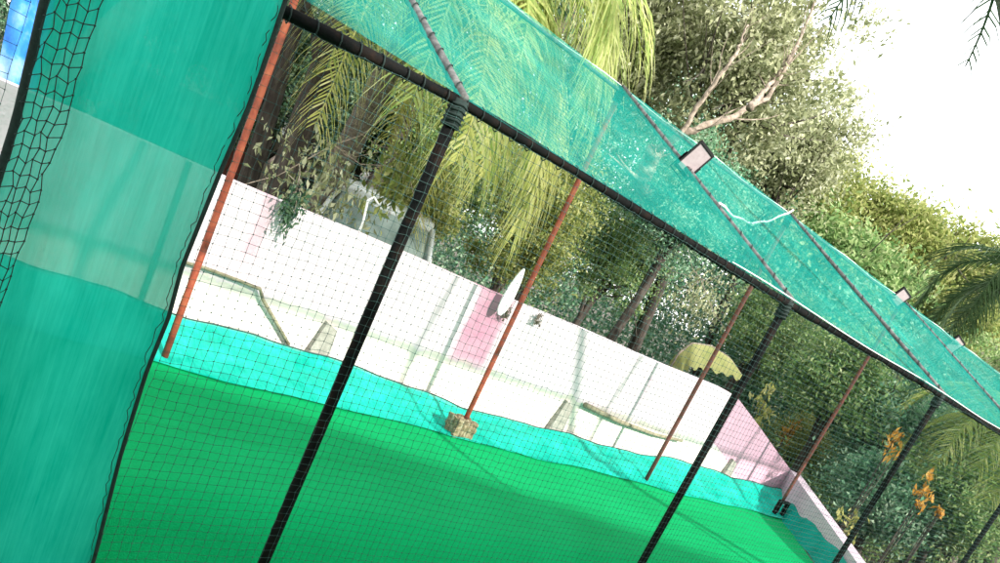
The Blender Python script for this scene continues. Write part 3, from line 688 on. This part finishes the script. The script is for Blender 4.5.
# ------------------------------------------------------------------ palms
def frond(base, az, el, L, droop, nl=58, ll=.75, hang=.6, wid=.032, twist=0):
    """returns rachis points and leaflet quads (n,4,3)"""
    k = 22; P = [np.zeros(3)]; e = el; d0 = np.array([math.cos(az), math.sin(az), 0.])
    for i in range(k-1):
        d = d0*math.cos(e)+np.array([0, 0, math.sin(e)]); P.append(P[-1]+d*L/(k-1)); e -= droop/(k-1)*(1+.6*i/k); e = max(e, -1.5)
    P = np.array(P)+np.array(base); Q = []; side = np.array([-math.sin(az), math.cos(az), 0])
    T = np.gradient(P, axis=0); T /= np.linalg.norm(T, axis=1)[:, None]
    for i in range(nl):
        s = .12+.88*(i+rng.random()*.4)/nl; f = s*(k-1); j = min(int(f), k-2); p = P[j]+(P[j+1]-P[j])*(f-j); tt = T[j]
        l = ll*(.35+.65*math.sin(math.pi*min(1, s*.78+.12)))*(.85+.3*rng.random())
        for sg in (-1, 1):
            d = tt*(.45+.4*s)+side*sg*(.85-.3*s)+np.array([0, 0, .10])+rng.normal(size=3)*.07
            d /= np.linalg.norm(d); a = p.copy(); up = np.cross(d, tt); up /= np.linalg.norm(up)+1e-9
            wv = np.cross(d, np.array([0, 0, 1.])); wv = tt*.7+up*.3; wv /= np.linalg.norm(wv)
            w0 = wid; seg = 4; dd = d.copy()
            for q in range(seg):
                b = a+dd*l/seg; w1 = wid*(1-(q+1)/seg)+.003
                Q.append([a-wv*w0/2, a+wv*w0/2, b+wv*w1/2, b-wv*w1/2]); a = b; w0 = w1
                dd = dd+np.array([0, 0, -hang*(.5+.5*rng.random())]); dd /= np.linalg.norm(dd)
    return P, np.array(Q)
def palm(label, crown, ground_xy, fr, leaf='palm', trunk_r=.14, group='palms behind the cage', name='coconut_palm'):
    crown = np.array(crown, float); base = np.array([ground_xy[0], ground_xy[1], DROP]); t = empty(name, base); tag(t, label, 'palm', group)
    mb = MB(); tr = []; rd = []
    for i in range(40):
        s = i/39; p = (crown-base)*np.array([s**1.15, s**1.15, s]); tr.append(p); rd.append(trunk_r*(1.25-.45*s)*(1+.05*(i % 2)))
    mb.tube(tr, rd, 12); mb.build('trunk', M['palmbark'], t, smooth=True)
    for f in fr:
        lf = f.pop('leaf', leaf); P, Q = frond(crown-base, **f)
        o = quads_obj('frond', Q, L_[lf], t)
        mb = MB(); mb.tube(P, np.linspace(.028, .006, len(P)), 6); mb.build('midrib', L_[lf], o, smooth=True)
    return t
def ring(n, L, el=(.2, 1.1), droop=(1.6, 2.6), right=False, **k):
    out = []
    for i in range(n):
        a_ = 2*math.pi*i/n
        if right and math.cos(a_)*.76-math.sin(a_)*.65 < -.30: continue
        out.append(dict(az=2*math.pi*i/n+rng.normal()*.12, el=el[0]+(el[1]-el[0])*rng.random(), L=L*(.85+.3*rng.random()), droop=droop[0]+(droop[1]-droop[0])*rng.random(), **k))
    return out
c = at(455, -60, 7.9)
palm('coconut palm with big drooping yellow-green leaves seen through the roof and net', c, (c[0]+.4, 10.0), ring(30, 2.75, right=True, ll=1.0, hang=.6, el=(0, 1.0), droop=(1.5, 2.4))+ring(14, 2.9, right=True, el=(-.7, .1), droop=(1.0, 1.6), leaf='palmyellow', ll=.9, hang=.8))
c = at(350, -170, 8.6)
palm('coconut palm hanging thin yellow leaves behind the first red pole', c, (c[0]-2.2, 11), ring(9, 2.3, ll=.7, hang=.6)+ring(2, 2.0, el=(-.5, 0), droop=(.8, 1.4), leaf='palmyellow', ll=.8, hang=.8))
c = atd(1035, 292, 17)
palm('palm at the right edge with dark leaves spread before the sky', c, (c[0]+1.2, c[1]-1), ring(18, 2.7, ll=.75, hang=.35, el=(-.1, .9)), 'palmdark')
c = atd(1035, 430, 14.5)
palm('low palm at the lower right edge fanning green leaves over the dark bush', c, (c[0]+.6, c[1]-.6), ring(18, 2.5, ll=.7, hang=.4, el=(.0, .9), wid=.04), 'palm')
c = atd(1000, 615, 12.5)
palm('young palm at the bottom right corner showing pale leaf tops', c, (c[0]+.2, c[1]), ring(14, 1.5, ll=.5, hang=.3, el=(.2, 1.0), wid=.05), 'lime')
c = atd(985, -95, 6.6); lf_ = math.atan2(.65, -.76)
palm('palm out of reach at the top right, dark leaf tips hanging against the white sky', c, (c[0]+4.5, c[1]-3.2),
     [dict(az=lf_+da, el=e_, L=l_, droop=dr_, ll=.62, hang=.9, nl=22, wid=.022) for da, e_, l_, dr_ in ((.0, .1, 1.25, 1.3), (.35, .0, 1.15, 1.4), (-.3, .2, 1.2, 1.5), (1.2, .3, 1.6, 1.4), (2.2, .4, 1.7, 1.5), (-1.2, .3, 1.6, 1.4), (3.1, .3, 1.7, 1.5), (-2.2, .5, 1.7, 1.6))], 'palmdark', trunk_r=.06)
c = at(735, -190, 10.2)
palm('palm with yellowish hanging leaves above the big pale tree', c, (c[0]-1, 13.5), ring(9, 2.1, ll=.7, hang=.6, el=(-.2, .8)), 'palmyellow')

# shrubs with yellow and orange leaves
cro = [(926, 489, .15, 90, 'orange', 'largest orange leaf cluster among the dark bushes at lower right'), (893, 446, .13, 60, 'orange', 'orange leaf cluster beside the third black pole'),
       (765, 408, .22, 90, 'palmyellow', 'yellow leaved shrub above the pink wall end'), (788, 428, .18, 70, 'orange', 'orange and yellow leaf cluster right above the sloping pink wall'),
       (940, 512, .06, 25, 'orange', 'small orange leaf cluster below the largest one'), (852, 522, .22, 120, 'palmyellow', 'yellow leaved shrub beyond the sloping wall end')]
for px, py, s, n_, lf, lb in cro:
    c = at(px, py, 7.7) if px < 850 else atd(px, py, 12.4); s = s if px < 850 else s*1.15; n_ = n_ if px < 850 else int(n_*.6)
    t = empty('croton_shrub', (c[0], c[1], DROP)); tag(t, lb, 'shrub', 'shrubs with yellow and orange leaves')
    b_ = np.array([c[0], c[1], DROP]); ax = CU*.9+CR*.3; K = c+rng.normal(size=(5, 3))*s*.35+np.outer(rng.normal(size=5)*s*.7, ax)
    P = K[rng.integers(0, 5, n_)]+rng.normal(size=(n_, 3))*s*.30
    quads_obj('leaves', leaves(P-b_, .13, .35, 1.3), L_[lf], t)
    mb = MB()
    for j in range(4): e = K[j]-b_; mb.tube([(0, 0, 0), e*np.array([.4, .4, .5]), e], [.012, .01, .005], 5)
    mb.build('stem', M['bark'], t)

# ------------------------------------------------------------------ things on and behind the wall
# white pointed board stuck on the wall
c = at(512, 292, YW-.10); t = MB(); pts = []
for k_ in range(24):
    q = 2*math.pi*k_/24; pts.append((.062*math.sin(q)*(1-.35*math.cos(q)), .27*math.cos(q)))
Vv_ = [(x, 0, z) for x, z in pts]+[(x, .02, z) for x, z in pts]
t.add(np.array(Vv_), [tuple(range(24))[::-1], tuple(range(24, 48))]+[(i, (i+1) % 24, 24+(i+1) % 24, 24+i) for i in range(24)])
o = t.build('pointed_board', M['white']); o.location = c; o.rotation_euler = (R(-6), R(9), 0); tag(o, 'white pointed oval board leaning against the wall top by the pink patch', 'board')
# dry creeper on the wall
def clump(name, px, py, Y, s, leaf, label, n=220, size=.06, cat='plant'):
    c = at(px, py, Y); o = empty(name, c); tag(o, label, cat)
    P = rng.normal(size=(n, 3))*np.array(s); P[:, 1] = -np.abs(P[:, 1]); quads_obj('leaves', leaves(P, size, .4, 1.2), L_[leaf] if leaf in L_ else M[leaf], o)
    mb = MB()
    for j in range(9):
        e = rng.normal(size=3)*np.array(s)*1.7; mb.tube([(0, .02, s[2]*1.5), e*.5+np.array([0, -.02, .1]), e], [.007, .005, .003], 5)
    mb.build('stem', M['palebark'], o); return o
clump('dry_creeper', 290, 208, YW-.06, (.05, .03, .10), 'dark', 'dark dry creeper hanging over the wall top above a pink stain')
clump('weed_tuft', 504, 314, YW-.05, (.025, .02, .025), 'dead', 'tiny dark dry tuft on the wall under the white board', 60, .04)
clump('weed_tuft', 536, 322, YW-.05, (.02, .02, .015), 'dead', 'tiny dry tuft on the wall right of the second red pole', 50, .035)
clump('broad_leaf_plant', 392, 178, 7.6, (.12, .1, .2), 'lime', 'bright green leafy plant above the parked car', 200, .13)
clump('dry_shrub', 690, 300, 8.5, (.3, .25, .25), 'pale', 'pale dry shrub behind the wall right of the middle', 500, .09)
clump('dry_shrub', 320, 180, 7.9, (.3, .2, .25), 'pale', 'pale dry shrub behind the wall left of the parked car', 500, .09)
# drooping yellowed banana leaf
mid = [at(668, 372, 7.3), at(678, 354, 7.25), at(692, 343, 7.2), at(712, 346, 7.15), at(730, 358, 7.1), at(744, 378, 7.05)]
b0 = np.array([mid[0][0]-.25, 7.5, DROP]); t = empty('banana_plant', b0); tag(t, 'large yellowed banana leaf arching over the wall beside the second black pole', 'plant')
f = np.linspace(0, 5, 40); P = np.stack([np.interp(f, range(6), [q[i] for q in mid]) for i in range(3)], 1); P[1:-1] = (P[:-2]+2*P[1:-1]+P[2:])/4
lf = MB()
for side in (-1, 1):
    U, Vv = np.meshgrid(np.linspace(0, 1, 40), np.linspace(0, 1, 8), indexing='ij')
    wd = (.34 if side > 0 else .20)*np.sin(np.pi*np.clip(U*.93+.05, 0, 1))**.7*(1+.10*np.sin(U*60)*Vv)
    G = P[:, None, :]+np.stack([.10*side*wd*Vv+.04*Vv*np.sin(U*9), -side*wd*Vv*.55, .10*wd*Vv-wd*Vv**1.6*1.05], -1)+rng.normal(0, .006, U.shape+(3,))*Vv[..., None]
    lf.grid(G-b0)
o = lf.build('leaf', leafmat('yellowed_banana_leaf', [(.08, .12, .03), (.24, .28, .08), (.42, .40, .17)], .35, nscale=6), t, smooth=True)
mb = MB(); mb.tube(P-b0, np.linspace(.02, .006, 40), 6); mb.build('midrib', M['palebark'], o, smooth=True)
mb = MB(); mb.tube([(0, 0, 0), (.03, -.05, .9), (.12, -.12, (mid[0][2]-DROP)*.75), P[0]-b0], [.08, .07, .05, .02], 10); mb.build('stem', M['palmbark'], t, smooth=True)

# yellow rack at the bottom
b = at(826, 560, 4.6); t = empty('yellow_rack', (b[0], b[1], ZG)); tag(t, 'small yellow bar rack beside the third black pole at the bottom', 'rack')
for j, dx in enumerate((-.05, .03)):
    mb = MB(); a = np.array([dx, 0, 0]); mb.tube([a, a+np.array([0, 0, .20]), a+np.array([.02, 0, .22]), a+np.array([.09, .02, .22]), a+np.array([.10, .02, .2]), a+np.array([.10, .02, 0])], .008, 7); mb.build('bar', M['yellow'], t, smooth=True)
mb = MB(); mb.tube([(-.06, 0, .12), (.14, .02, .12)], .006, 6); mb.build('crossbar', M['yellow'], t, smooth=True)
# white hooked pipe behind the wall
a = at(363, 222, 6.85)
wire('hooked_pipe', [np.array([a[0], a[1], DROP]), a, at(368, 200, 6.85), at(374, 197, 6.85), at(378, 204, 6.85)], .012, M['cord'], 'thin white hooked pipe standing behind the wall beside the parked car', 'pipe')
# red scrap
# blue tarpaulin at far left
t = empty('blue_tarpaulin', at(28, 60, 7.4)); tag(t, 'bright blue tarpaulin hanging behind the wall at the top left', 'tarpaulin')
a = at(45, -60, 7.4); b = at(22, 85, 7.4); U, Vv = np.meshgrid(np.linspace(0, 1, 12), np.linspace(0, 1, 24), indexing='ij')
G = np.stack([b[0]-.13+.26*U+(a[0]-b[0])*Vv, 7.4+.05*np.sin(U*8+Vv*4), b[2]-.5+(a[2]-b[2]+.5)*Vv], -1)
mb = MB(); mb.grid(G-np.array(t.location)); mb.build('cloth', M['blue'], t, smooth=True)
mb = MB(); mb.tube([G[0, -1]-np.array(t.location), G[-1, -1]-np.array(t.location)], .015, 6); mb.build('rod', M['galv'], t)

# parked car behind the wall, only its top shows
cc = at(392, 214, 9.2); CX, CY = cc[0]-.1, 9.2; zr = at(392, 200, 9.2)[2]; CH = zr-DROP; print('car roof height', CH)
car = empty('parked_car', (CX, CY, DROP), R(-115)); tag(car, 'pale grey car parked behind the wall, its roof just above it', 'car')
def loft(secs, name, mat, parent):
    """secs: (x, [(y,z)...]) closed sections"""
    mb = MB(); n = len(secs[0][1]); V = [(x, y, z) for x, s in secs for y, z in s]
    F = [(i*n+j, i*n+(j+1) % n, (i+1)*n+(j+1) % n, (i+1)*n+j) for i in range(len(secs)-1) for j in range(n)]
    F += [tuple(range(n))[::-1], tuple((len(secs)-1)*n+j for j in range(n))]
    mb.add(V, F); o = mb.build(name, mat, parent, smooth=True); bevel(o, .03, 3); return o
def sec(wd, z0, z1): return [(-wd, z0+.1), (-wd*.95, z0), (wd*.95, z0), (wd, z0+.1), (wd, z1-.15), (wd*.85, z1), (-wd*.85, z1), (-wd, z1-.15)]
k = CH/1.5
loft([(-1.9, sec(.7, .35*k, .8*k)), (-1.8, sec(.8, .28*k, .92*k)), (-.9, sec(.83, .25*k, .98*k)), (.9, sec(.83, .25*k, .95*k)), (1.75, sec(.8, .28*k, .82*k)), (1.95, sec(.7, .35*k, .7*k))], 'body', M['carbody'], car)
loft([(-1.75, sec(.70, .85*k, .95*k)), (-1.3, sec(.66, .85*k, 1.42*k)), (-.2, sec(.64, .85*k, 1.5*k)), (.35, sec(.66, .85*k, 1.44*k)), (1.0, sec(.72, .85*k, .95*k))], 'cabin_glass', M['carglass'], car)
def rsec(wd, z): return [(-wd, z-.05), (wd, z-.05), (wd*.97, z-.01), (wd*.7, z+.025), (0, z+.04), (-wd*.7, z+.025), (-wd*.97, z-.01)]
loft([(-1.33, rsec(.60, 1.41*k)), (-1.2, rsec(.63, 1.455*k)), (-.7, rsec(.65, 1.50*k)), (-.1, rsec(.65, 1.50*k)), (.25, rsec(.63, 1.475*k)), (.40, rsec(.60, 1.43*k))], 'roof', M['carbody'], car)
for sy in (-1, 1):
    for x0, x1 in ((1.02, .38), (-.3, -.3), (-1.76, -1.3)):
        mb = MB(); mb.tube([(x0, sy*.73, .93*k), ((x0+x1)/2, sy*.70, 1.2*k), (x1, sy*.615, 1.43*k)], .032, 8); mb.build('pillar', M['carbody'], car, smooth=True)
for sx in (-1.2, 1.2):
    for sy in (-.78, .78):
        mb = MB(); mb.tube([(sx, sy-.09, .31), (sx, sy+.09, .31)], .31, 20); wh = mb.build('wheel', M['rub'], car)
        mb = MB(); mb.tube([(sx, sy-.1, .31), (sx, sy+.1, .31)], .18, 16); mb.build('rim', M['galv'], wh)
for sy in (-.5, .5):
    mb = MB(); mb.box((1.92, sy, .62*k), (.08, .25, .12)); bevel(mb.build('headlight', M['lampglass'], car), .02)

# low house far behind the trunks
h = empty('low_house', (4.6, 17.5, DROP)); tag(h, 'faded pink house glimpsed between the dark trunks', 'house')
mb = MB(); mb.box((0, 0, 1.3), (5, 3, 2.6)); mb.build('wall', M['house'], h)
mb = MB(); mb.box((0, -.2, 2.75), (5.6, 3.8, .12), M=np.array([[1, 0, 0], [0, .98, .17], [0, -.17, .98]])); mb.build('roof', M['rust'], h)
for dx in (-1.4, 1.5):
    mb = MB(); mb.box((dx, -1.52, 1.5), (.9, .06, .9)); f_ = mb.build('window', M['glass'], h)
    mb = MB(); mb.box((dx, -1.55, 1.02), (1.05, .14, .07)); mb.build('sill', M['cement'], f_)
mb = MB(); mb.box((0, -1.52, 1.0), (.85, .05, 2.0)); mb.build('door', M['oxide_dark'], h)

# ------------------------------------------------------------------ unseen blockers added behind the camera to shade near turf and hanging sheet
def shade_line(x): return -3-.30*(x-6.9)
def sheight(xe, ye, Yb):
    d = (ye-Yb)/(-SH[1]); return d*math.tan(SUN_EL)
t = empty('shade_blocker_wall', (2, shade_line(2), ZG)); tag(t, 'unseen plastered wall added behind the viewpoint to shade the near turf', 'wall')  # unseen wall added so its shadow edge crosses the turf
hgt = sheight(5.35, 4.74, -2.9); print('compound wall height', hgt)
mb = MB(); ang = math.atan(-.30); mb.box((3, -.9-.15, hgt/2), (28, .2, hgt), rz=ang); mb.build('masonry', M['cement'], t)
mb = MB(); mb.box((3, -.9-.15, hgt-.02), (28, .26, .06), rz=ang); mb.build('coping', M['cement'], t)
t = empty('sheet_shade_block', (2.0, -3.6, ZG)); tag(t, 'unseen tall block added behind the viewpoint to shade the hanging sheet', 'shade block')  # unseen block added to keep the sun off the hanging sheet
x0 = .93+SH[0]*7.2+.02
mb = MB(); mb.box((x0-2.0-2.2, -.1, 3.4), (4.4, 2.4, 6.8)); mb.build('wall', M['cement'], t)
mb = MB(); mb.box((x0-2.0-2.2, -.1, 6.85), (4.7, 2.8, .12)); mb.build('roof', M['cement'], t)
mb = MB(); mb.box((x0-2-2.2, 1.11, 1.0), (.9, .05, 2.0)); mb.build('door', M['oxide_dark'], t)
